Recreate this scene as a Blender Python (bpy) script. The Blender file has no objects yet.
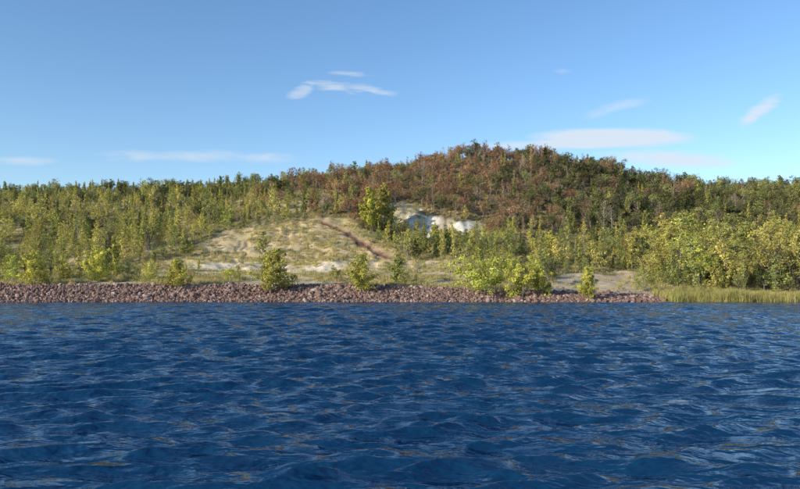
import bpy, math, numpy as np
from mathutils import Vector
rng=np.random.default_rng(7)
scene=bpy.context.scene
F=693.0; HC=3.2; HOR=285.0      # surveying constants: bearing / elevation scale, eye height
# ------------------------------------------------------------------ helpers
def mesh_np(name,verts,faces,mats=(),smooth=False,matidx=None,attrs=None):
    me=bpy.data.meshes.new(name)
    verts=np.asarray(verts,np.float32); faces=np.asarray(faces,np.int32)
    n=len(verts); m=len(faces); k=faces.shape[1] if m else 4
    me.vertices.add(n); me.vertices.foreach_set('co',verts.ravel())
    if m:
        me.loops.add(m*k); me.loops.foreach_set('vertex_index',faces.ravel())
        me.polygons.add(m); me.polygons.foreach_set('loop_start',np.arange(m,dtype=np.int32)*k)
        me.polygons.foreach_set('loop_total',np.full(m,k,np.int32))
        if matidx is not None: me.polygons.foreach_set('material_index',np.asarray(matidx,np.int32))
        me.polygons.foreach_set('use_smooth',np.full(m,smooth))
    for mt in mats: me.materials.append(mt)
    if attrs:
        for an,(ty,dom,dat) in attrs.items():
            a=me.attributes.new(an,ty,dom)
            key={'FLOAT':'value','FLOAT_VECTOR':'vector','FLOAT_COLOR':'color','INT':'value'}[ty]
            a.data.foreach_set(key,np.asarray(dat,np.float32 if ty!='INT' else np.int32).ravel())
    me.update(calc_edges=True); me.validate()
    return me
def obj(name,me,loc=(0,0,0),link=True,parent=None):
    o=bpy.data.objects.new(name,me); o.location=loc
    if link: scene.collection.objects.link(o)
    if parent: o.parent=parent
    return o
def vnoise(x,y,seed=0):
    xi=np.floor(x).astype(np.int64); yi=np.floor(y).astype(np.int64)
    fx=x-xi; fy=y-yi; fx=fx*fx*(3-2*fx); fy=fy*fy*(3-2*fy)
    def h(a,b):
        v=(a*374761393+b*668265263+seed*982451653)&0xffffffff
        v=((v^(v>>13))*1274126177)&0xffffffff
        v=v^(v>>16)
        return (v&0xffff)/65535.0
    return (h(xi,yi)*(1-fx)+h(xi+1,yi)*fx)*(1-fy)+(h(xi,yi+1)*(1-fx)+h(xi+1,yi+1)*fx)*fy
def fbm(x,y,o=4,seed=0):
    s=0;a=.5;t=0
    for i in range(o):
        s=s+a*vnoise(x*2**i,y*2**i,seed+i*17); t+=a; a*=.5
    return s/t
def sst(a,b,x):
    t=np.clip((x-a)/(b-a),0,1); return t*t*(3-2*t)
class NT:
    def __init__(s,nt): s.nt=nt; nt.nodes.clear()
    def n(s,t,**k):
        nd=s.nt.nodes.new(t)
        for a,b in k.items():
            if a=='i':
                for q,v in b.items():
                    if isinstance(v,bpy.types.NodeSocket): s.nt.links.new(v,nd.inputs[q])
                    else: nd.inputs[q].default_value=v
            else: setattr(nd,a,b)
        return nd
    def l(s,a,b): s.nt.links.new(a,b)
    def m(s,op,a,b=0.0,c=None,clamp=False):
        d={0:a,1:b}
        if c is not None: d[2]=c
        return s.n('ShaderNodeMath',operation=op,use_clamp=clamp,i=d).outputs[0]
    def mix(s,f,a,b,bt='MIX'):
        nd=s.n('ShaderNodeMix',data_type='RGBA',blend_type=bt)
        for q,v in ((0,f),(6,a),(7,b)):
            if isinstance(v,bpy.types.NodeSocket): s.l(v,nd.inputs[q])
            else: nd.inputs[q].default_value=v
        return nd.outputs[2]
def mat(name):
    m=bpy.data.materials.new(name); m.use_nodes=True
    return m,NT(m.node_tree)
def c4(c): return (c[0],c[1],c[2],1)
# ------------------------------------------------------------------ materials
def leaf_mat(name,A,B,C=None,trans=.3):
    m,t=mat(name)
    oi=t.n('ShaderNodeObjectInfo'); at=t.n('ShaderNodeAttribute',attribute_name='lv')
    col=t.mix(oi.outputs['Random'],c4(A),c4(B))
    if C is not None:
        r2=t.m('FRACT',t.m('MULTIPLY',oi.outputs['Random'],7.31))
        col=t.mix(t.m('MULTIPLY',r2,.8),col,c4(C))
    r3=t.m('FRACT',t.m('MULTIPLY',oi.outputs['Random'],23.7))
    v=t.n('ShaderNodeHueSaturation',i={'Value':t.m('MULTIPLY',at.outputs['Fac'],t.m('MULTIPLY_ADD',r3,.45,.78)),'Color':col}).outputs[0]
    d=t.n('ShaderNodeBsdfDiffuse',i={'Color':v})
    tr=t.n('ShaderNodeBsdfTranslucent',i={'Color':v})
    mx=t.n('ShaderNodeMixShader',i={0:trans,1:d.outputs[0],2:tr.outputs[0]})
    o=t.n('ShaderNodeOutputMaterial'); t.l(mx.outputs[0],o.inputs[0])
    return m
def bark_mat(name,A,B):
    m,t=mat(name)
    tc=t.n('ShaderNodeTexCoord')
    nz=t.n('ShaderNodeTexNoise',i={'Vector':tc.outputs['Object'],'Scale':3.0,'Detail':4.0})
    col=t.mix(t.m('MULTIPLY_ADD',nz.outputs[0],2.4,-.7,clamp=True),c4(A),c4(B))
    b=t.n('ShaderNodeBsdfPrincipled',i={'Base Color':col,'Roughness':.9})
    o=t.n('ShaderNodeOutputMaterial'); t.l(b.outputs[0],o.inputs[0])
    return m
M_YG=leaf_mat('leaf_birch',(.54,.50,.13),(.42,.46,.11),(.58,.48,.16),.3)
M_NR=leaf_mat('leaf_shore_birch',(.54,.54,.11),(.46,.50,.10),(.58,.53,.14),.3)
M_OL=leaf_mat('leaf_olive',(.32,.35,.11),(.42,.40,.14),(.24,.29,.095),.3)
M_DG=leaf_mat('leaf_dark',(.085,.115,.045),(.14,.16,.055),(.20,.19,.08),.25)
M_RU=leaf_mat('leaf_rust',(.37,.19,.115),(.28,.18,.10),(.42,.26,.14),.25)
M_BR=leaf_mat('leaf_brown',(.40,.27,.18),(.43,.32,.19),(.34,.22,.15),.2)
M_DRY=leaf_mat('grass_dry',(.62,.48,.25),(.52,.44,.20),(.38,.37,.15),.3)
M_REED=leaf_mat('reed_leaf',(.44,.41,.13),(.34,.37,.11),(.55,.45,.20),.3)
M_BARK=bark_mat('bark_grey',(.12,.10,.08),(.22,.19,.16))
M_BIRCH=bark_mat('bark_birch',(.16,.13,.11),(.5,.47,.42))
# ------------------------------------------------------------------ terrain
cols=np.array([-900,-250,0,100,200,260,320,380,430,480,540,600,660,720,800,1050,1700],float)
st=[ # depth, pitch line for each bearing column
(100,[318]*17),
(128,[303.5]*17),
(131,[301,301,301,301,301,301,301,301,301,301,301,301,301,302,302,302,302]),
(139.5,[285,285,285,285,285,285,285,286,288,291,292,293,296,298,298,298,298]),
(150,[281,281,281,281,281,281,281,282,283,285,287,289,292,294,294,294,294]),
(165,[277,277,276,276,275,273,271,271,274,277,280,283,286,287,287,287,287]),
(200,[258,258,256,255,251,246,244,248,252,255,259,264,270,272,273,273,273]),
(240,[234,234,233,231,226,218,214,222,229,231,231,238,248,252,254,254,254]),
(280,[215,215,214,213,209,202,194,191,189,187,193,206,225,230,236,236,236]),
(320,[203,203,201,200,197,191,183,176,168,159,163,177,197,206,213,210,210]),
(350,[199,199,198,197,194,188,182,176,166,156,161,173,189,197,202,198,198]),
(390,[196,196,196,195,194,192,192,194,190,185,184,185,191,196,191,190,190]),
(450,[200,200,200,201,202,202,203,210,210,210,205,202,199,201,195,194,194]),
(700,[240]*17),(1500,[268]*17),(6000,[282]*17)]
sy=np.array([s[0] for s in st],float); sp=np.array([s[1] for s in st],float)
sz=HC+(HOR-sp)/F*sy[:,None]
U=np.concatenate([np.linspace(-1.9,-.72,90)[:-1],np.linspace(-.72,.72,620),np.linspace(.72,1.9,90)[1:]])
Y=np.concatenate([np.linspace(100,126,10)[:-1],np.linspace(126,170,80)[:-1],np.linspace(170,300,230)[:-1],np.linspace(300,460,140)[:-1],np.geomspace(460,6000,50)])
def interp2(px,y):
    fi=np.interp(y,sy,np.arange(len(sy))); i0=np.clip(fi.astype(int),0,len(sy)-2); f=fi-i0
    ci=np.interp(px,cols,np.arange(len(cols))); j0=np.clip(ci.astype(int),0,len(cols)-2); g=ci-j0
    g=g*g*(3-2*g)*.5+g*.5
    return (sz[i0,j0]*(1-g)+sz[i0,j0+1]*g)*(1-f)+(sz[i0+1,j0]*(1-g)+sz[i0+1,j0+1]*g)*f
UU,YY=np.meshgrid(U,Y)
PX=400+UU*F
def seg_dist(X,Yc,pts):
    d=np.full(X.shape,1e9)
    for (x0,y0),(x1,y1) in zip(pts[:-1],pts[1:]):
        dx,dy=x1-x0,y1-y0; L=dx*dx+dy*dy
        t=np.clip(((X-x0)*dx+(Yc-y0)*dy)/L,0,1)
        d=np.minimum(d,np.hypot(X-x0-t*dx,Yc-y0-t*dy))
    return d
XX=UU*YY
wob=(fbm(PX/16.,YY/30.,4,5)-.5)*34+(PX-430)*.16
win=sst(380,396,PX)*(1-sst(445,492,PX))*.68
Yw=YY+wob*win
cw_=sst(208,220,YY)*(1-sst(254,266,YY))*win
Ye=YY+((212+50*sst(226,252,Yw))-YY)*cw_
Z=interp2(PX,Ye)
# smoothing inland
def blur(A,n):
    for _ in range(n):
        A=(np.pad(A,((1,1),(0,0)),'edge')[:-2]+2*A+np.pad(A,((1,1),(0,0)),'edge')[2:])/4
        A=(np.pad(A,((0,0),(1,1)),'edge')[:,:-2]+2*A+np.pad(A,((0,0),(1,1)),'edge')[:,2:])/4
    return A
Zs=blur(Z,24); w=sst(150,175,YY)*(1-win*sst(215,225,YY)*(1-sst(258,266,YY)))
Z=blur(Z,2)*(1-w)+Zs*w
amp=sst(140,200,YY)
Z+=amp*((fbm(XX/28,YY/28,4,1)-.5)*5.0+(fbm(XX/7,YY/7,3,2)-.5)*1.6)
Z+=sst(139,150,YY)*(fbm(XX/3,YY/3,3,3)-.5)*.5
# rill erosion on open slope & cliff
rill=np.abs(vnoise(PX/9.+ (fbm(XX/10,YY/10,2,9)-.5)*3,YY/40.,31)-.5)*2
rill2=np.abs(fbm(XX/3.5,YY/9,3,33)-.5)*2
Z-=win*sst(222,232,YY)*(1-sst(250,262,YY))*((1-rill)*1.2+(1-rill2)*1.8)
op=sst(200,240,PX)*(1-sst(420,450,PX))*sst(160,175,YY)*(1-sst(235,250,YY))
Z-=op*((1-rill)*.8+(1-rill2)*.5)
def depth_of(px,py,ylo=131,yhi=400):
    j=np.argmin(abs(U-(px-400)/F)); pv=HOR-(Z[:,j]-HC)/Y*F
    ok=np.where((Y>=ylo)&(Y<=yhi)&(pv<=py))[0]
    return Y[ok[0]] if len(ok) else yhi
def W(px,py):
    d=depth_of(px,py); return ((px-400)/F*d,d)
gully=[W(320,221),W(340,230),W(362,243),W(385,255),W(402,264)]
gd=seg_dist(XX,YY,gully)+(fbm(XX/4,YY/4,3,12)-.5)*2.4
Z-=.8*np.exp(-(gd/1.1)**2)
PY=HOR-(Z-HC)/YY*F
def height(x,y):
    u=x/y; a=np.interp(y,Y,np.arange(len(Y))); b=np.interp(u,U,np.arange(len(U)))
    i=np.clip(a.astype(int) if hasattr(a,'astype') else int(a),0,len(Y)-2); j=np.clip(b.astype(int) if hasattr(b,'astype') else int(b),0,len(U)-2)
    f=a-i; g=b-j
    return (Z[i,j]*(1-g)+Z[i,j+1]*g)*(1-f)+(Z[i+1,j]*(1-g)+Z[i+1,j+1]*g)*f
def inpoly(px,py,poly):
    ins=np.zeros(np.shape(px),bool); n=len(poly)
    for i in range(n):
        x0,y0=poly[i]; x1,y1=poly[(i+1)%n]
        if y0==y1: continue
        c=((y0>py)!=(y1>py))&(px<(x1-x0)*(py-y0)/(y1-y0)+x0)
        ins^=c
    return ins
OPEN=[(120,268),(190,258),(205,240),(225,232),(262,224),(330,217),(352,222),(372,240),(402,262),(455,258),(478,270),(478,300),(120,300)]
CLIFF=[(386,206),(412,204),(428,213),(455,219),(482,225),(486,240),(430,242),(400,236),(384,226)]
SHELF=[(560,273),(640,272),(655,296),(540,296)]
# vertex colours
def L(c): return np.array(c,float)
n1=fbm(XX/9,YY/14,4,21); n2=fbm(XX/2.5,YY/3.5,3,22)
col=np.ones(Z.shape+(3,))*L((.17,.15,.07))
def bl(mask,c):
    global col
    mk=np.clip(mask,0,1)[...,None]; col=col*(1-mk)+L(c)*mk
bl(sst(.42,.62,n1)*(PY>200)*(PX<640),(.48,.39,.20))
bl(sst(.5,.7,n2)*.5,(.17,.17,.07))
bl(sst(300,350,PX)*(1-sst(225,240,PY))*.8,(.14,.10,.06))
jx=PX+(n2-.5)*16; jy=PY+(n1-.5)*10
o=inpoly(jx,jy,OPEN).astype(float); o=blur(o,3)
bl(o*.9,(.57,.44,.25)); bl(o*sst(.47,.66,n1)*.6,(.40,.36,.15)); bl(o*sst(.52,.7,n2)*.5,(.66,.53,.35))
cl=blur(inpoly(jx,jy,CLIFF).astype(float),2)
cn_=fbm(XX/4,YY/5,4,51)
bl(cl*.85,(.50,.43,.32)); bl(cl*sst(.40,.53,cn_)*.92,(.74,.70,.61)); bl(cl*sst(.56,.64,n1)*.8,(.33,.29,.15)); bl(cl*sst(.3,.0,rill2)*.4,(.42,.38,.31))
low=np.exp(-((PY-268)/7)**2)*sst(180,200,PX)*(1-sst(330,360,PX))*sst(.50,.6,fbm(XX/6,YY/4,4,41))
bl(low*.95,(.68,.59,.46))
low=np.exp(-((PY-266)/6)**2)*sst(395,410,PX)*(1-sst(455,470,PX)); bl(low*.6,(.62,.52,.40))
sh=blur(inpoly(jx,jy,SHELF).astype(float),3); bl(sh*.8,(.60,.47,.32))
pth=sst(140,142,YY)*(1-sst(148,152,YY))*(1-sst(640,700,PX)); bl(pth*.7*sst(.35,.6,n1+.1),(.54,.43,.29))
bl((1-sst(138.5,141,YY+(n2-.5)*2))*(1-sst(655,668,PX)),(.11,.07,.055))
bl((1-sst(138,150,YY))*sst(655,668,PX)*.8,(.16,.15,.07))
bl(np.exp(-((gd-2.4)/1.0)**2)*.4,(.50,.32,.22))
bl(np.exp(-(gd/1.3)**2)*1.2,(.16,.085,.06))
ny,nx=Z.shape
V=np.stack([XX,YY,Z],-1).reshape(-1,3)
idx=np.arange(ny*nx).reshape(ny,nx)
Fc=np.stack([idx[:-1,:-1],idx[:-1,1:],idx[1:,1:],idx[1:,:-1]],-1).reshape(-1,4)
M_T,t=mat('hillside_ground')
at=t.n('ShaderNodeAttribute',attribute_name='gcol'); tc=t.n('ShaderNodeTexCoord')
na=t.n('ShaderNodeTexNoise',i={'Vector':tc.outputs['Object'],'Scale':.8,'Detail':8.0,'Roughness':.7})
nb=t.n('ShaderNodeTexNoise',i={'Vector':tc.outputs['Object'],'Scale':4.0,'Detail':5.0,'Roughness':.7})
v=t.m('MULTIPLY',t.m('MULTIPLY_ADD',na.outputs[0],1.4,.3),t.m('MULTIPLY_ADD',nb.outputs[0],1.2,.4))
cc=t.n('ShaderNodeHueSaturation',i={'Value':v,'Color':at.outputs['Color']}).outputs[0]
bp=t.n('ShaderNodeBump',i={'Strength':.7,'Distance':.4,'Height':t.m('ADD',na.outputs[0],t.m('MULTIPLY',nb.outputs[0],.4))})
b=t.n('ShaderNodeBsdfPrincipled',i={'Base Color':cc,'Roughness':.95,'Normal':bp.outputs[0]})
b.inputs['Specular IOR Level'].default_value=.15
o_=t.n('ShaderNodeOutputMaterial'); t.l(b.outputs[0],o_.inputs[0])
C=np.concatenate([col.reshape(-1,3),np.ones((ny*nx,1))],1)
obj('hillside_terrain',mesh_np('hillside_terrain',V,Fc,[M_T],True,attrs={'gcol':('FLOAT_COLOR','POINT',C)}))
# ------------------------------------------------------------------ trees
def tubes(paths):
    Vs=[];Fs=[];n=0
    for P,R,k in paths:
        P=np.asarray(P,float); m=len(P)
        for i in range(m):
            d=P[min(i+1,m-1)]-P[max(i-1,0)]; d/=np.linalg.norm(d)+1e-9
            a=np.cross(d,[.3,.9,.1]); a/=np.linalg.norm(a)+1e-9; b_=np.cross(d,a)
            an=np.arange(k)*2*math.pi/k
            Vs.append(P[i]+R[i]*(np.cos(an)[:,None]*a+np.sin(an)[:,None]*b_))
        for i in range(m-1):
            for j in range(k):
                Fs.append((n+i*k+j,n+i*k+(j+1)%k,n+(i+1)*k+(j+1)%k,n+(i+1)*k+j))
        n+=m*k
    return np.concatenate(Vs),np.array(Fs)
def leaves(cen,size,r,lv,outw):
    n=len(cen)
    a0=r.normal(size=(n,3))*.75+outw; a0/=np.linalg.norm(a0,axis=1)[:,None]   # leaf faces turn outward to the light
    b_=r.normal(size=(n,3)); b_=np.cross(a0,b_); b_/=np.linalg.norm(b_,axis=1)[:,None]
    a=np.cross(a0,b_)
    s=size*r.uniform(.6,1.35,n)[:,None]
    c=a0*s*.12
    V=np.stack([cen-a*s*.5,cen+b_*s*.38+c,cen+a*s*.55,cen-b_*s*.38+c],1).reshape(-1,3)
    Fq=np.arange(n*4).reshape(n,4)
    return V,Fq,np.repeat(lv,4)
def tree_mesh(name,kind,h,seed,nl,ls,leafm,barkm):
    r=np.random.default_rng(seed); paths=[]; clumps=[]
    lean=r.normal(0,.03,2)*h
    if kind in('cone','column','spruce','bare','bushy','spire'):
        t=np.linspace(0,1,7); P=np.stack([lean[0]*t**2+r.normal(0,.006*h,7)*(t>0),lean[1]*t**2+r.normal(0,.006*h,7)*(t>0),t*h*.97],1)
        r0=h*.014; paths.append((P,r0*(1-t*.93),6))
        W_={'cone':.30,'column':.19,'spruce':.22,'bare':.26,'bushy':.42,'spire':.15}[kind]; nb_={'cone':26,'column':26,'spruce':34,'bare':18,'bushy':36,'spire':24}[kind]
        up={'cone':.8,'column':1.5,'spruce':-.1,'bare':1.1,'bushy':.7,'spire':1.0}[kind]
        az=r.uniform(0,6.28)
        for i in range(nb_):
            tt=.08+.88*(i+r.uniform(0,.8))/nb_
            if kind=='bushy': tt=.03+.9*(i+r.uniform(0,.8))/nb_
            if kind=='bare': tt=.25+.7*(i/nb_)
            if kind in('spruce','spire'): pr=(1-tt)**.85+.03
            elif kind=='bushy': pr=min(1,(tt+.25)/.35)*(1-tt)**.55+.05
            else: pr=min(1,(tt+.12)/.3)*(1-tt)**.62*1.25+.04
            az+=2.4+r.uniform(-.5,.5); Lb=W_*h*pr*r.uniform(.5,1.25)
            base=np.array([np.interp(tt,t,P[:,q]) for q in range(3)])
            d=np.array([math.cos(az),math.sin(az),up*r.uniform(.6,1.2)]); d/=np.linalg.norm(d)
            tip=base+d*Lb; mid=(base+tip)/2+np.array([0,0,-.06*Lb])
            paths.append((np.array([base,mid,tip]),np.array([.35,.22,.06])*r0*(1-tt*.6),3))
            val=r.uniform(.7,1.22)
            for f in (.4,.72,1.0):
                q=base+(tip-base)*f+r.normal(0,.05*Lb,3)
                clumps.append((q,max(.13*Lb+.024*h,.1)*(1.15 if f<.9 else .8),val*r.uniform(.85,1.12)))
                if kind=='bare':
                    e=q+r.normal(0,1,3)*Lb*.3+np.array([0,0,Lb*.2]); paths.append((np.array([q,(q+e)/2+r.normal(0,.03*Lb,3),e]),np.array([.2,.13,.05])*r0,3))
        clumps.append((P[-1],.03*h,1.0))
    else:
        round_=kind=='round'
        cw=.42 if round_ else .60
        nb_=11 if round_ else 13
        hb=.32 if round_ else .04
        r0=h*(.026 if round_ else .012)
        base=np.array([0,0,hb*h])
        if round_:
            paths.append((np.array([[0,0,0],[lean[0]*.3,lean[1]*.3,hb*h*.5],base+[lean[0]*.4,lean[1]*.4,0],base+[lean[0],lean[1],.4*h]]),np.array([1.25,1,.75,.3])*r0,6))
        for i in range(nb_):
            az=i*2.4+r.uniform(-.4,.4); el=r.uniform(.05,1.45) if round_ else r.uniform(.25,1.35)
            k=r.uniform(.78,1.12)
            st_=base*r.uniform(.7,1.1) if round_ else np.array([r.normal(0,.06*h),r.normal(0,.06*h),0])
            cz=(hb+.22)*h if round_ else .12*h
            tip=np.array([math.cos(az)*math.cos(el)*cw*h*k,math.sin(az)*math.cos(el)*cw*h*k,cz+math.sin(el)*(h-cz)*k*.97])
            mid=st_*.5+tip*.5+np.array([0,0,.05*h])*r.uniform(-1,1)
            paths.append((np.array([st_,mid,tip]),np.array([.5,.3,.08])*r0*1.1,4))
            val=r.uniform(.7,1.2)
            for s in range(5):
                f=r.uniform(.45,1.02); q=st_*(1-f)+tip*f+r.normal(0,.085*h,3); q[2]=max(q[2],.06*h)
                paths.append((np.array([mid,(mid+q)/2+r.normal(0,.02*h,3),q]),np.array([.2,.12,.04])*r0,3))
                clumps.append((q,h*r.uniform(.06,.105),val*r.uniform(.82,1.15)))
    tv,tf=tubes(paths)
    if nl>0:
        wts=np.array([c[1]**2 for c in clumps]); wts/=wts.sum()
        ids=r.choice(len(clumps),nl,p=wts)
        cc_=np.array([c[0] for c in clumps])[ids]; rr=np.array([c[1] for c in clumps])[ids]; vv=np.array([c[2] for c in clumps])[ids]
        d=r.normal(size=(nl,3)); d/=np.linalg.norm(d,axis=1)[:,None]
        cen=cc_+d*(rr*r.uniform(.2,1.25,nl)**.7)[:,None]*np.array([1,1,.8])
        cen[:,2]=np.maximum(cen[:,2],.02*h)
        ow=cen-np.array([0,0,.4*h]); ow[:,2]*=.5; ow/=np.linalg.norm(ow,axis=1)[:,None]+1e-6
        ow=ow*.8+d*.5+np.array([0,0,.15])
        lv,lf,la=leaves(cen,ls,r,vv*r.uniform(.75,1.25,nl),ow)
        V_=np.concatenate([tv,lv]); F_=np.concatenate([tf,lf+len(tv)])
        mi=np.concatenate([np.zeros(len(tf)),np.ones(len(lf))]); A=np.concatenate([np.ones(len(tv)),la])
    else: V_,F_,mi,A=tv,tf,np.zeros(len(tf)),np.ones(len(tv))
    return mesh_np(name,V_,F_,[barkm,leafm],False,mi,{'lv':('FLOAT','POINT',A)})
def proto_coll(name,meshes):
    c=bpy.data.collections.new(name)
    for i,me in enumerate(meshes):
        c.objects.link(bpy.data.objects.new(name+'_kind',me))
    return c
def scatter(name,coll,pts,scl,rot,seed=0):
    pts=np.asarray(pts,float)
    if len(pts)==0: return
    scl=np.asarray(scl,float)
    if scl.ndim==1: scl=np.stack([scl]*3,1)
    me=mesh_np(name,pts,np.zeros((0,4)),attrs={'scl':('FLOAT_VECTOR','POINT',scl),'rot':('FLOAT_VECTOR','POINT',rot)})
    o=obj(name,me)
    ng=bpy.data.node_groups.new(name+'_nodes','GeometryNodeTree')
    ng.interface.new_socket('Geometry',in_out='INPUT',socket_type='NodeSocketGeometry')
    ng.interface.new_socket('Geometry',in_out='OUTPUT',socket_type='NodeSocketGeometry')
    N=ng.nodes; a=N.new('NodeGroupInput'); z=N.new('NodeGroupOutput')
    ci=N.new('GeometryNodeCollectionInfo'); ci.inputs[0].default_value=coll; ci.inputs[1].default_value=True; ci.inputs[2].default_value=True
    ip=N.new('GeometryNodeInstanceOnPoints'); ip.inputs['Pick Instance'].default_value=True
    rv=N.new('FunctionNodeRandomValue'); rv.data_type='INT'
    rv.inputs[4].default_value=0; rv.inputs[5].default_value=len(coll.objects)-1; rv.inputs[8].default_value=seed
    s=N.new('GeometryNodeInputNamedAttribute'); s.data_type='FLOAT_VECTOR'; s.inputs[0].default_value='scl'
    q=N.new('GeometryNodeInputNamedAttribute'); q.data_type='FLOAT_VECTOR'; q.inputs[0].default_value='rot'
    er=N.new('FunctionNodeEulerToRotation')
    lk=ng.links.new
    lk(a.outputs[0],ip.inputs['Points']); lk(ci.outputs[0],ip.inputs['Instance']); lk(rv.outputs[2],ip.inputs['Instance Index'])
    lk(s.outputs[0],ip.inputs['Scale']); lk(q.outputs[0],er.inputs[0]); lk(er.outputs[0],ip.inputs['Rotation']); lk(ip.outputs[0],z.inputs[0])
    md=o.modifiers.new('scatter','NODES'); md.node_group=ng
    return o
# prototypes are 6 m tall (scale = h/6)
H0=6.0
def protos(nm,kinds,leafm,barkm,nl,ls,seed):
    return proto_coll(nm,[tree_mesh(nm,k,H0,seed+i,nl,ls,leafm,barkm) for i,k in enumerate(kinds)])
SP={
 'birch':protos('young_birch',['cone','spire','cone','column','bushy'],M_YG,M_BIRCH,800,.25,100),
 'spire':protos('slender_birch',['spire','spire','column'],M_YG,M_BIRCH,600,.22,150),
 'olive':protos('poplar',['cone','column','round','bushy','spire'],M_OL,M_BARK,800,.25,200),
 'dark':protos('green_oak',['round','round','cone'],M_DG,M_BARK,900,.27,300),
 'rust':protos('rust_oak',['round','round','cone','round'],M_RU,M_BARK,850,.24,400),
 'brown':protos('bare_birch',['column','cone','bare'],M_BR,M_BIRCH,300,.19,500),
 'bare':protos('bare_tree',['bare','bare'],M_BR,M_BIRCH,0,.2,600),
 'shrub':protos('shrub',['shrub','shrub','shrub'],M_OL,M_BARK,550,.28,700),
 'yshrub':protos('yellow_shrub',['shrub','shrub'],M_YG,M_BARK,550,.28,750),
 'rshrub':protos('red_shrub',['shrub','shrub'],M_RU,M_BARK,450,.28,780),
 'bigyg':protos('willow',['round','round','bushy'],M_YG,M_BARK,1500,.22,800),
 'spruce':protos('spruce',['spruce','spruce'],M_DG,M_BARK,900,.24,900),
}
def zone(px,py,y,nz):
    """density (0-1), {species:weight}, mean height"""
    if y<140.5: return 0,None,0
    if y<150: return .16,{'yshrub':1,'shrub':1,'birch':.6},2.4
    if inpoly(px,py,CLIFF): return .26,{'shrub':1,'olive':.5,'yshrub':.4,'birch':.3},2.3
    if inpoly(px,py,OPEN): return (.18 if py<258 else .34)*(1 if nz>.42 else .4),{'shrub':1,'yshrub':1,'birch':.6,'rshrub':.25},2.1
    if px>540 and inpoly(px,py,SHELF): return .14,{'yshrub':1,'shrub':.5},1.6
    if y>430: return 0,None,0
    if px<300:
        top=(1-float(sst(195,214,py)))
        edge=float(sst(240,310,px))
        return (.80 if nz>.48 else .34),{'birch':.9-.35*top,'spire':.7,'olive':.55+.4*top,'shrub':.3,'dark':.12+.4*top,'brown':.08+.4*edge,'yshrub':.2,'rust':.6*edge,'spruce':.06*top},5.6 if py>215 else 5.0
    if py<235 and px<560:
        r_=float(sst(460,550,px)); gl=(1-float(sst(310,390,px)))
        return .95,{'rust':1.1-.4*r_,'brown':.45,'olive':.2+.3*gl,'dark':.28+.6*r_,'birch':.06+.2*gl,'spire':.06+.25*gl,'shrub':.05,'rshrub':.15},5.0
    if py<238 and px>=560:
        yr=float(sst(640,740,px))
        return .92,{'dark':1.2,'olive':.45+.6*yr,'rust':.28*(1-yr)+.02,'brown':.28*(1-.5*yr),'birch':.05+.2*yr,'spire':.08+.1*yr,'bare':.06,'spruce':.03},6.0
    if px>630: return .88,{'bigyg':.8,'birch':.7,'olive':1.0,'dark':.35,'yshrub':.2,'spire':.2},7.2
    return (.8 if nz>.42 else .5),{'birch':1.,'spire':.4,'olive':.9,'yshrub':.3,'shrub':.3,'dark':.2},5.0
cell=3.4; occ={}
N=60000
uu=rng.uniform(-1.25,1.25,N); yy=rng.uniform(140,425,N)
# uniform area density
keep=rng.uniform(0,1,N)<yy/425; uu=uu[keep]; yy=yy[keep]
xx=uu*yy; zz=height(xx,yy); ppx=400+uu*F; ppy=HOR-(zz-HC)/yy*F; nzs=fbm(xx/16,yy/16,3,77)
gdist=seg_dist(xx,yy,gully)
out={k:[] for k in SP}
for i in range(len(xx)):
    if gdist[i]<4: continue
    d,wt,hm=zone(ppx[i],ppy[i],yy[i],nzs[i])
    if d<=0 or rng.random()>d: continue
    md=.40*hm+.4
    cx,cy=int(xx[i]//cell),int(yy[i]//cell); bad=False
    for a in (-1,0,1):
        for b_ in (-1,0,1):
            for (qx,qy) in occ.get((cx+a,cy+b_),()):
                if (qx-xx[i])**2+(qy-yy[i])**2<md*md: bad=True;break
            if bad:break
        if bad:break
    if bad: continue
    occ.setdefault((cx,cy),[]).append((xx[i],yy[i]))
    ks=list(wt); ww=np.array([wt[k] for k in ks]); k=ks[rng.choice(len(ks),p=ww/ww.sum())]
    h=hm*rng.lognormal(-.05,.34)
    if 'shrub' in k: h=min(h,3.6)*.6
    if k=='bigyg': h*=1.15
    if k in('brown','spire'): h*=1.12
    h=min(h,hm*1.8)
    out[k].append((xx[i],yy[i],zz[i]-.1,h))
# rust shrubs growing along the gully
for (x0,y0),(x1,y1) in zip(gully[:-1],gully[1:]):
    for q in range(7):
        f=rng.random(); x=x0+(x1-x0)*f+rng.normal(0,.8); y=y0+(y1-y0)*f+rng.normal(0,.8)
        out['rshrub'].append((x,y,float(height(np.array([x]),np.array([y]))[0])-.1,rng.uniform(.5,1.2)))
NM={'birch':'young_birch_grove','spire':'slender_birch_grove','olive':'poplar_grove','dark':'green_oak_grove','rust':'autumn_oak_grove','brown':'thin_birch_grove','bare':'bare_tree_grove','shrub':'green_shrubs','yshrub':'yellow_shrubs','rshrub':'rust_shrubs','bigyg':'willow_grove','spruce':'spruce_grove'}
tot=0
for k,pl in out.items():
    if not pl: continue
    A=np.array(pl); n=len(A); tot+=n
    s=A[:,3]/H0; sc=np.stack([s*rng.uniform(.85,1.25,n),s*rng.uniform(.85,1.25,n),s],1)
    scatter(NM[k],SP[k],A[:,:3],sc,np.stack([rng.normal(0,.04,n),rng.normal(0,.04,n),rng.uniform(0,6.28,n)],1),seed=len(k))
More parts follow.
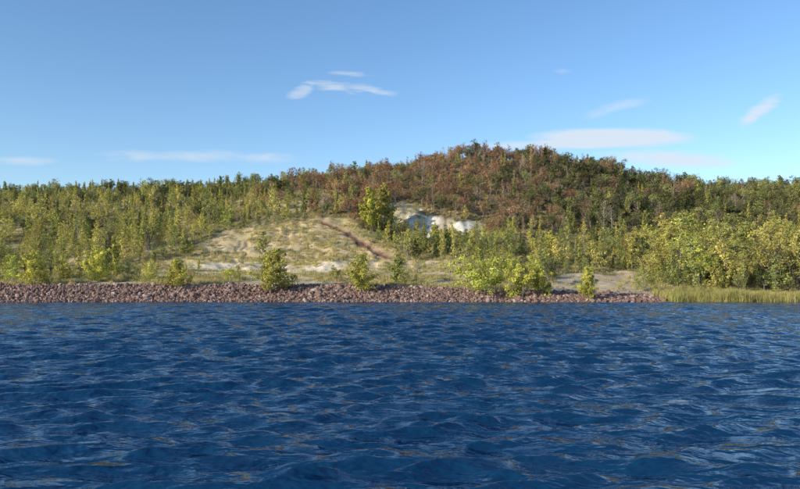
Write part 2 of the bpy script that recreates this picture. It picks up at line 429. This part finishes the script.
# individually recognisable trees  (bearing, base line, height line count, kind ...)
IND=[('birch_tree','bushy',177,289,32,M_NR,1.15),('birch_tree','bushy',272,293,46,M_NR,1.15),('birch_tree','bushy',361,293,40,M_NR,1.1),
('willow_tree','bushy',397,284,32,M_OL,.9),('willow_tree','shrub',481,296,52,M_NR,1.05),('willow_tree','shrub',522,298,42,M_NR,1.1),('willow_tree','shrub',541,297,32,M_NR,.8),('birch_tree','bushy',588,301,37,M_NR,.8),
('birch_tree','bushy',35,285,36,M_NR,1.1),('birch_tree','bushy',98,282,38,M_NR,1.1),('birch_tree','bushy',12,282,30,M_YG,1.05),('birch_tree','bushy',64,280,30,M_YG,1.0),('poplar_tree','cone',371,232,46,M_NR,1.05),('poplar_tree','cone',385,233,50,M_YG,.95),
('spruce_tree','spruce',348,177,22,M_DG,1.3),('poplar_tree','cone',354,178,17,M_OL,1.2),('bare_birch_tree','bare',604,236,38,None,1.0),('bare_birch_tree','bare',612,238,34,None,1.0),('bare_birch_tree','bare',78,252,38,None,.6),
('poplar_tree','cone',436,254,32,M_NR,1.0),('poplar_tree','column',448,254,27,M_OL,1.1),('poplar_tree','cone',424,254,26,M_OL,1.0),('poplar_tree','cone',472,252,24,M_YG,1.0),('poplar_tree','cone',408,250,24,M_YG,1.0),('poplar_tree','cone',460,252,22,M_OL,1.0),('willow_tree','round',672,268,38,M_YG,1.1),
('willow_tree','round',732,254,44,M_OL,1.2),('willow_tree','round',706,270,40,M_YG,1.15),('willow_tree','round',765,286,46,M_YG,1.25),('willow_tree','round',700,289,38,M_NR,1.15),
('willow_tree','shrub',645,291,26,M_YG,1.0),('birch_tree','cone',632,268,28,M_YG,1.0),('birch_tree','cone',550,262,32,M_YG,1.1),('poplar_tree','column',545,168,22,M_DG,1.0),('poplar_tree','column',532,166,20,M_BR,1.0),('poplar_tree','column',588,176,22,M_BR,1.0),
('birch_tree','cone',262,256,26,M_OL,1.0),('birch_tree','cone',186,258,24,M_OL,1.0),('willow_tree','shrub',337,282,18,M_YG,1.0),('willow_tree','shrub',230,281,17,M_NR,1.0),('birch_tree','bushy',265,282,26,M_OL,.9),('birch_tree','bushy',150,282,24,M_YG,.95),('willow_tree','shrub',128,281,26,M_OL,.9)]
for i,(nm,kd,px,py,hp,lm,wd) in enumerate(IND):
    d=depth_of(px,py); x=(px-400)/F*d; z=float(height(np.array([x]),np.array([d]))[0])
    h=hp/F*d; r_=M_BIRCH if 'birch' in nm else M_BARK
    me=tree_mesh(nm,kd,h,3000+i,0 if lm is None else int(4600 if hp>30 else 2200),.030*h+.04,lm or M_OL,r_)
    o=obj(nm,me,(x,d,z-.1)); o.scale=(wd,wd,1); o.rotation_euler=(0,0,i*1.3)
# ------------------------------------------------------------------ riprap rocks
M_R,t=mat('red_porphyry_rock')
oi=t.n('ShaderNodeObjectInfo'); tc=t.n('ShaderNodeTexCoord')
ramp=t.n('ShaderNodeValToRGB',i={0:oi.outputs['Random']}); e=ramp.color_ramp.elements
e[0].color=(.11,.07,.058,1); e[1].color=(.40,.32,.28,1); q=e.new(.5); q.color=(.215,.135,.112,1); q=e.new(.8); q.color=(.28,.185,.152,1)
nz=t.n('ShaderNodeTexNoise',i={'Vector':tc.outputs['Object'],'Scale':2.5,'Detail':5.0})
cc=t.n('ShaderNodeHueSaturation',i={'Value':t.m('MULTIPLY_ADD',nz.outputs[0],1.0,.5),'Color':ramp.outputs[0]}).outputs[0]
b=t.n('ShaderNodeBsdfPrincipled',i={'Base Color':cc,'Roughness':.9}); b.inputs['Specular IOR Level'].default_value=.2
o_=t.n('ShaderNodeOutputMaterial'); t.l(b.outputs[0],o_.inputs[0])
import bmesh
rocks=[]
for s in range(7):
    r=np.random.default_rng(50+s); bm=bmesh.new(); bmesh.ops.create_icosphere(bm,subdivisions=2,radius=.5)
    V_=np.array([v.co[:] for v in bm.verts])
    for k in range(9):
        n=r.normal(size=3); n/=np.linalg.norm(n); dd=r.uniform(.26,.42); p=V_@n; V_-=np.outer(np.maximum(p-dd,0),n)
    V_*=np.array([1.2,.95,.75])*r.uniform(.85,1.15,3); V_+=r.normal(0,.01,V_.shape)
    F_=np.array([[v.index for v in f.verts] for f in bm.faces]); bm.free()
    rocks.append(mesh_np('rock',V_,F_,[M_R],False))
RC=proto_coll('rock',rocks)
n=32000
ry=rng.uniform(129.3,140.4,n); ru=rng.uniform(-1.3,(664-400)/F,n); rx=ru*ry
k=(ry<140.4-(fbm(rx/4,ry/4,2,90))*1.0); rx,ry,ru=rx[k],ry[k],ru[k]; n=len(rx)
rs=rng.lognormal(-.82,.38,n); rz=height(rx,ry)+rs*.1
scatter('riprap_rocks',RC,np.stack([rx,ry,rz],1),rs,rng.uniform(0,6.28,(n,3)))
# ------------------------------------------------------------------ grass tufts, reeds
def tuft(seed,nb_,h,spread,wd,m_):
    r=np.random.default_rng(seed); V_=[];F_=[];A=[];c=0
    for i in range(nb_):
        p=np.array([r.normal(0,spread),r.normal(0,spread),0]); a=r.uniform(0,6.28); d=np.array([math.cos(a),math.sin(a),0]); hh=h*r.uniform(.55,1.1)
        s=np.array([-d[1],d[0],0])*wd; ln=r.uniform(.1,.45)*hh
        V_+=[p-s,p+s,p+d*ln*.35+[0,0,hh*.6]+s*.8,p+d*ln*.35+[0,0,hh*.6]-s*.8, p+d*ln+[0,0,hh]+s*.15,p+d*ln+[0,0,hh]-s*.15]
        F_+=[(c,c+1,c+2,c+3),(c+3,c+2,c+4,c+5)]; A+=[r.uniform(.7,1.2)]*6; c+=6
    return mesh_np('tuft',V_,F_,[m_],False,attrs={'lv':('FLOAT','POINT',A)})
GC=proto_coll('grass_tuft',[tuft(i,34,.7,.35,.03,M_DRY) for i in range(4)])
n=60000
gu=rng.uniform(-1.0,1.0,n); gy=rng.uniform(140.5,300,n)**1.0; gx=gu*gy; gz=height(gx,gy); gpx=400+gu*F; gpy=HOR-(gz-HC)/gy*F
m_=fbm(gx/8,gy/8,3,66)>.42; m_&=~((inpoly(gpx,gpy,CLIFF)|inpoly(gpx,gpy,SHELF))&(rng.random(n)>.12)); m_&=seg_dist(gx,gy,gully)>2.5
m_&=~((np.abs(gpy-268)<6)&(gpx>190)&(gpx<345)&(fbm(gx/6,gy/4,4,41)>.5))
gx,gy,gz=gx[m_],gy[m_],gz[m_]; n=len(gx)
scatter('dry_grass',GC,np.stack([gx,gy,gz-.03],1),rng.uniform(.5,1.2,n),np.stack([np.zeros(n),np.zeros(n),rng.uniform(0,6.28,n)],1))
RD=proto_coll('reed_clump',[tuft(20+i,60,1.9,.45,.028,M_REED) for i in range(4)])
n=5200
gu=rng.uniform((655-400)/F,1.3,n); gy=rng.uniform(129.6,141,n); gx=gu*gy; m_=(fbm(gx/7,gy/3,2,95)>.46)&(rng.random(n)<sst(650,690,400+gu*F)*.9+.1)
gx,gy=gx[m_],gy[m_]; gz=height(gx,gy); n=len(gx)
scatter('reeds',RD,np.stack([gx,gy,gz-.05],1),rng.uniform(.3,1.1,n)*(.5+1.0*fbm(gx/5,gy/5,2,96)),np.stack([np.zeros(n),np.zeros(n),rng.uniform(0,6.28,n)],1))
# ------------------------------------------------------------------ water
a=np.arange(-540,541)/540*math.asinh(1500/9.); wx=9*np.sinh(a)
wy=np.concatenate([-np.geomspace(400,6,30),np.linspace(-5,4,40)[1:],[4.03]])
y_=wy[-1]; ext=[]
while y_<146: y_+=max(.035,.0043*y_); ext.append(y_)
wy=np.concatenate([wy,ext]); WX,WY=np.meshgrid(wx,wy)
dx=np.gradient(wx)[None,:]*np.ones_like(WX); dy=np.gradient(wy)[:,None]*np.ones_like(WX); sp_=np.maximum(dx,dy)
r=np.random.default_rng(11)
gust=fbm(WX/14,WY/22,3,200)*1.1+.5
WZ=np.zeros_like(WX);OX=np.zeros_like(WX);OY=np.zeros_like(WX)
NW=90
lam=np.geomspace(.22,3.2,NW)*r.uniform(.93,1.07,NW)
for l_ in lam:
    th=math.radians(-80)+r.normal(0,.44); kx,ky=math.cos(th),math.sin(th); kk=2*math.pi/l_
    sl=.045*(.85 if l_<.4 else 1.35 if l_<1.7 else .85 if l_<2.4 else .5); A=sl/kk; ph=r.uniform(0,6.28)
    att=np.clip((l_/sp_-2.5)/2.5,0,1)*(1+.8*sst(35,100,WY))
    arg=kk*(kx*WX+ky*WY)+ph; c_=np.cos(arg)*A*att; s_=np.sin(arg)*A*att
    WZ+=c_; OX-=kx*s_; OY-=ky*s_
WZ*=gust; sh_=.75*gust
V=np.stack([WX+OX*sh_,WY+OY*sh_,WZ],-1).reshape(-1,3)
ny,nx=WX.shape; idx=np.arange(ny*nx).reshape(ny,nx)
Fc=np.stack([idx[:-1,:-1],idx[:-1,1:],idx[1:,1:],idx[1:,:-1]],-1).reshape(-1,4)
M_W,t=mat('lake_water')
tc=t.n('ShaderNodeTexCoord')
mp=t.n('ShaderNodeMapping',i={'Vector':tc.outputs['Object'],'Rotation':(0,0,math.radians(10)),'Scale':(.6,1.25,1)})
n_a=t.n('ShaderNodeTexNoise',i={'Vector':mp.outputs[0],'Scale':5.0,'Detail':2.0,'Roughness':.5,'Distortion':.3})
n_b=t.n('ShaderNodeTexNoise',i={'Vector':mp.outputs[0],'Scale':1.3,'Detail':3.0,'Roughness':.5,'Distortion':.2})
hh=t.m('ADD',t.m('MULTIPLY',n_a.outputs[0],.055),t.m('MULTIPLY',n_b.outputs[0],.40))
bp=t.n('ShaderNodeBump',i={'Strength':1.0,'Distance':1.0,'Height':hh})
b=t.n('ShaderNodeBsdfPrincipled',i={'Base Color':(.004,.034,.092,1),'Roughness':.07,'IOR':1.333,'Normal':bp.outputs[0]})
o_=t.n('ShaderNodeOutputMaterial'); t.l(b.outputs[0],o_.inputs[0])
obj('lake_water',mesh_np('lake_water',V,Fc,[M_W],True))
# ------------------------------------------------------------------ sky, sun
SE=21.0; sd=Vector((-.83,-.56,0)).normalized(); az=math.degrees(math.atan2(sd.x,sd.y))%360
w_=bpy.data.worlds.new("World"); scene.world=w_; w_.use_nodes=True; t=NT(w_.node_tree)
sk=t.n('ShaderNodeTexSky',sky_type='NISHITA',sun_disc=False); sk.sun_elevation=math.radians(SE); sk.sun_rotation=math.radians(az)
sk.air_density=1.0; sk.dust_density=.5; sk.ozone_density=2.5; sk.altitude=100
skt=t.n('ShaderNodeHueSaturation',i={'Hue':.502,'Saturation':1.14,'Value':1.34,'Color':sk.outputs[0]}).outputs[0]
tc=t.n('ShaderNodeTexCoord'); sx=t.n('ShaderNodeSeparateXYZ',i={0:tc.outputs['Generated']})
yc=t.m('MAXIMUM',sx.outputs[1],.02); u=t.m('DIVIDE',sx.outputs[0],yc); v=t.m('DIVIDE',sx.outputs[2],yc)
cb=t.n('ShaderNodeCombineXYZ',i={0:u,1:t.m('MULTIPLY',v,4.0),2:0.0})
cn=t.n('ShaderNodeTexNoise',i={'Vector':cb.outputs[0],'Scale':14.0,'Detail':7.0,'Roughness':.6,'Distortion':.6})
tot=None
for (cx,cy,hw,hh_,tl,stg,rag) in [(614,138,84,10.5,.0,2.4,.2),(545,145,90,5.5,-.02,1.1,.4),(672,159,70,9,.05,1.4,.5),(765,106,20,9,-.5,1.1,.9),(748,120,11,7,-.3,.8,.9),(342,87,44,5.5,.12,.85,1.4),(302,90,14,7,-.4,.7,1.3),(354,74,22,3.4,.05,.6,1.2),(182,156,84,7,0,.65,.8),(268,158,34,6,0,.5,.9),(25,161,36,5,0,.5,.9),(610,109,36,6,-.25,.45,1.0),(562,71,10,3,0,.2,1.2)]:
    du=t.m('SUBTRACT',u,(cx-400)/F); dv=t.m('ADD',t.m('SUBTRACT',v,(HOR-cy)/F),t.m('MULTIPLY',du,tl))
    du2=t.m('DIVIDE',du,hw/F); dv2=t.m('DIVIDE',dv,hh_/F)
    rr=t.m('ADD',t.m('MULTIPLY',du2,du2),t.m('MULTIPLY',dv2,dv2))
    e_=t.m('SUBTRACT',1.15,rr)
    e_=t.m('ADD',e_,t.m('MULTIPLY',t.m('SUBTRACT',cn.outputs[0],.50),4.5*rag))
    e_=t.m('MULTIPLY',t.m('MULTIPLY',e_,.6,clamp=True),t.m('SUBTRACT',1.0,t.m('MULTIPLY',rr,.33),clamp=True))
    e_=t.m('MULTIPLY',e_,stg)
    tot=e_ if tot is None else t.m('ADD',tot,e_)
tot=t.m('MULTIPLY',tot,t.m('GREATER_THAN',sx.outputs[1],.05)); tot=t.m('MINIMUM',tot,.85)
skc=t.mix(tot,skt,(4.9,5.4,5.9,1))
bg=t.n('ShaderNodeBackground',i={0:skc,1:.15}); o_=t.n('ShaderNodeOutputWorld'); t.l(bg.outputs[0],o_.inputs[0])
sl=bpy.data.lights.new('sun','SUN'); sl.energy=5.0; sl.angle=math.radians(.5); sl.color=(1,.89,.68)
so=bpy.data.objects.new('sun',sl); scene.collection.objects.link(so)
dirv=Vector((sd.x*math.cos(math.radians(SE)),sd.y*math.cos(math.radians(SE)),math.sin(math.radians(SE))))
so.rotation_euler=dirv.to_track_quat('Z','Y').to_euler(); so.location=dirv*100+Vector((0,100,0))
# ------------------------------------------------------------------ camera
cam=bpy.data.cameras.new('camera'); co=bpy.data.objects.new('camera',cam); scene.collection.objects.link(co)
co.location=(0,0,HC); co.rotation_euler=(math.radians(90),0,0)
cam.sensor_width=36; cam.lens=F/800*36; cam.shift_y=(HOR-244.5)/800; cam.clip_end=20000; cam.clip_start=.1
scene.camera=co
scene.view_settings.view_transform='Standard'; scene.view_settings.look='None'; scene.view_settings.exposure=0
